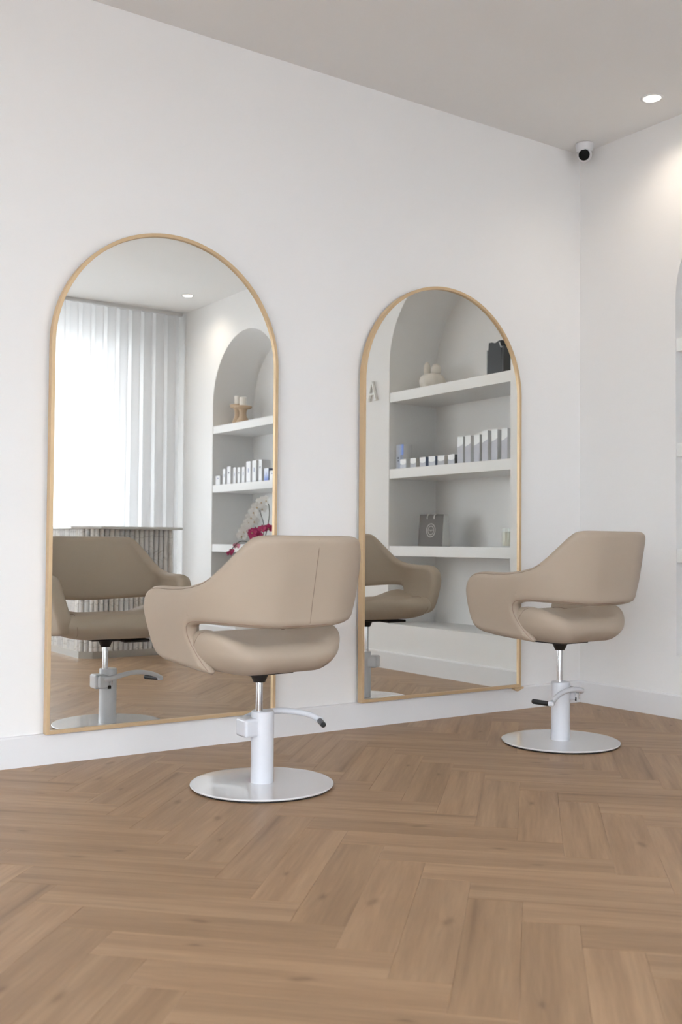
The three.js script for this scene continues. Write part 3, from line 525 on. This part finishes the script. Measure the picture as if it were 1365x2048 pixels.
// ------------------------------------------------------------------ orchids on a white plinth
{
  const B = [-0.36, 2.62], pl = thing('plinth', 'white cylindrical plinth under the potted orchid', 'plinth', [B[0], 0, B[1]]);
  obj('drum', lathe([[0.0001, 0], [0.14, 0], [0.143, 0.004], [0.143, 0.424], [0.139, 0.43], [0.0001, 0.43]], 64), std(0.78, 0.78, 0.77, 0.5), pl);
  const t = thing('potted_orchid', 'potted orchid with white and magenta blooms on arching stems', 'plant', [B[0], 0.4302, B[1]]);
  obj('pot', lathe([[0.0001, 0], [0.05, 0], [0.066, 0.09], [0.068, 0.12], [0.062, 0.12], [0.06, 0.1], [0.0001, 0.098]], 48), std(0.76, 0.75, 0.73, 0.3), t);
  const leafM = std(0.05, 0.13, 0.03, 0.4, { side: THREE.DoubleSide }), stemM = std(0.06, 0.07, 0.03, 0.6), whiteP = phys(0.95, 0.95, 0.94, 0.6, { side: THREE.DoubleSide, transmission: 0.3, thickness: 0 }), pinkP = phys(0.45, 0.03, 0.14, 0.6, { side: THREE.DoubleSide }), paleP = phys(0.72, 0.30, 0.42, 0.6, { side: THREE.DoubleSide }), lip = std(0.55, 0.42, 0.25, 0.6);
  const blade = (len, w, bend, cup) => { const g = new THREE.PlaneGeometry(1, 1, 6, 10), p = g.attributes.position; for (let i = 0; i < p.count; i++) { const u = p.getX(i) * 2, v = p.getY(i) + 0.5, wid = w * Math.pow(Math.sin(Math.PI * Math.min(1, 0.06 + 0.9 * v)), 0.7); p.setXYZ(i, u * wid / 2, len * v * Math.cos(bend * v * 0.5), len * v * Math.sin(bend * v * 0.5) + cup * u * u * wid); } g.computeVertexNormals(); return g; };
  for (let k = 0; k < 5; k++) { const m = obj('leaf', blade(0.17, 0.055, 1.6, 0.3), leafM, t); m.position.y = 0.105; m.rotation.set(0.75, k * 1.257, 0, 'YXZ'); }
  const lft = V3(-0.8237, 0, 0.5675);                    // sideways, along the wall of mirrors
  const P = (a, y, d = 0) => lft.clone().multiplyScalar(a).add(V3(-0.5675 * d, y, -0.8237 * d));
  const stems = [[P(0, 0.1), P(-0.05, 0.35), P(-0.08, 0.54), P(-0.06, 0.62), P(0.0, 0.575), P(0.05, 0.49), P(0.11, 0.36)], [P(0, 0.1), P(0.02, 0.24, 0.03), P(0.05, 0.33, 0.06), P(0.11, 0.34, 0.08), P(0.17, 0.28, 0.09)], [P(0, 0.1), P(-0.02, 0.3, 0.04), P(-0.05, 0.43, 0.06), P(-0.02, 0.55, 0.07)]];
  for (const s of stems) obj('stem', tube(s, 0.0028, 40, 6), stemM, t);
  const bloom = (p, size, mat, yaw, tilt) => {
    const gs = [];
    for (const [a, l, w] of [[0, 0.9, 0.62], [2.2, 0.85, 0.5], [-2.2, 0.85, 0.5], [1.2, 1, 0.95], [-1.2, 1, 0.95]]) { const g = blade(size * 0.5 * l, size * 0.5 * w, 0.5, 0.15); g.rotateZ(a); gs.push(g); }
    const f = obj('flower', gs, mat, t); f.position.copy(p); f.rotation.set(tilt, yaw, 0, 'YXZ');
    obj('lip', new THREE.SphereGeometry(size * 0.06, 8, 6).scale(1, 1.2, 0.8).translate(0, -size * 0.04, size * 0.06), lip, f);
  };
  const W = [[0.10, 0.375], [0.085, 0.405], [0.07, 0.435], [0.055, 0.465], [0.04, 0.50], [0.02, 0.535], [0.0, 0.57], [-0.03, 0.605], [-0.065, 0.615], [-0.035, 0.56], [0.02, 0.475], [0.06, 0.41]];
  for (const [a, y] of W) bloom(P(a, y, 0.02 + 0.05 * rnd()), 0.085, whiteP, Math.PI + 1.0 + 0.9 * (rnd() - 0.5), 0.2 * (rnd() - 0.5));
  const M = [[-0.04, 0.42], [0.0, 0.41], [0.03, 0.40], [-0.08, 0.43], [-0.02, 0.38], [0.02, 0.37]];
  for (const [a, y] of M) bloom(P(a, y, 0.05 + 0.05 * rnd()), 0.075, pinkP, Math.PI + 1.0 + (rnd() - 0.5), 0.5 * (rnd() - 0.5));
  bloom(P(0.175, 0.262, 0.09), 0.05, pinkP, Math.PI + 0.4, 0.3); bloom(P(0.16, 0.275, 0.08), 0.045, pinkP, Math.PI + 1.0, -0.2); bloom(P(0.13, 0.31, 0.08), 0.055, paleP, Math.PI + 0.7, 0);
}

scene.add(camera);
renderer.render(scene, camera);
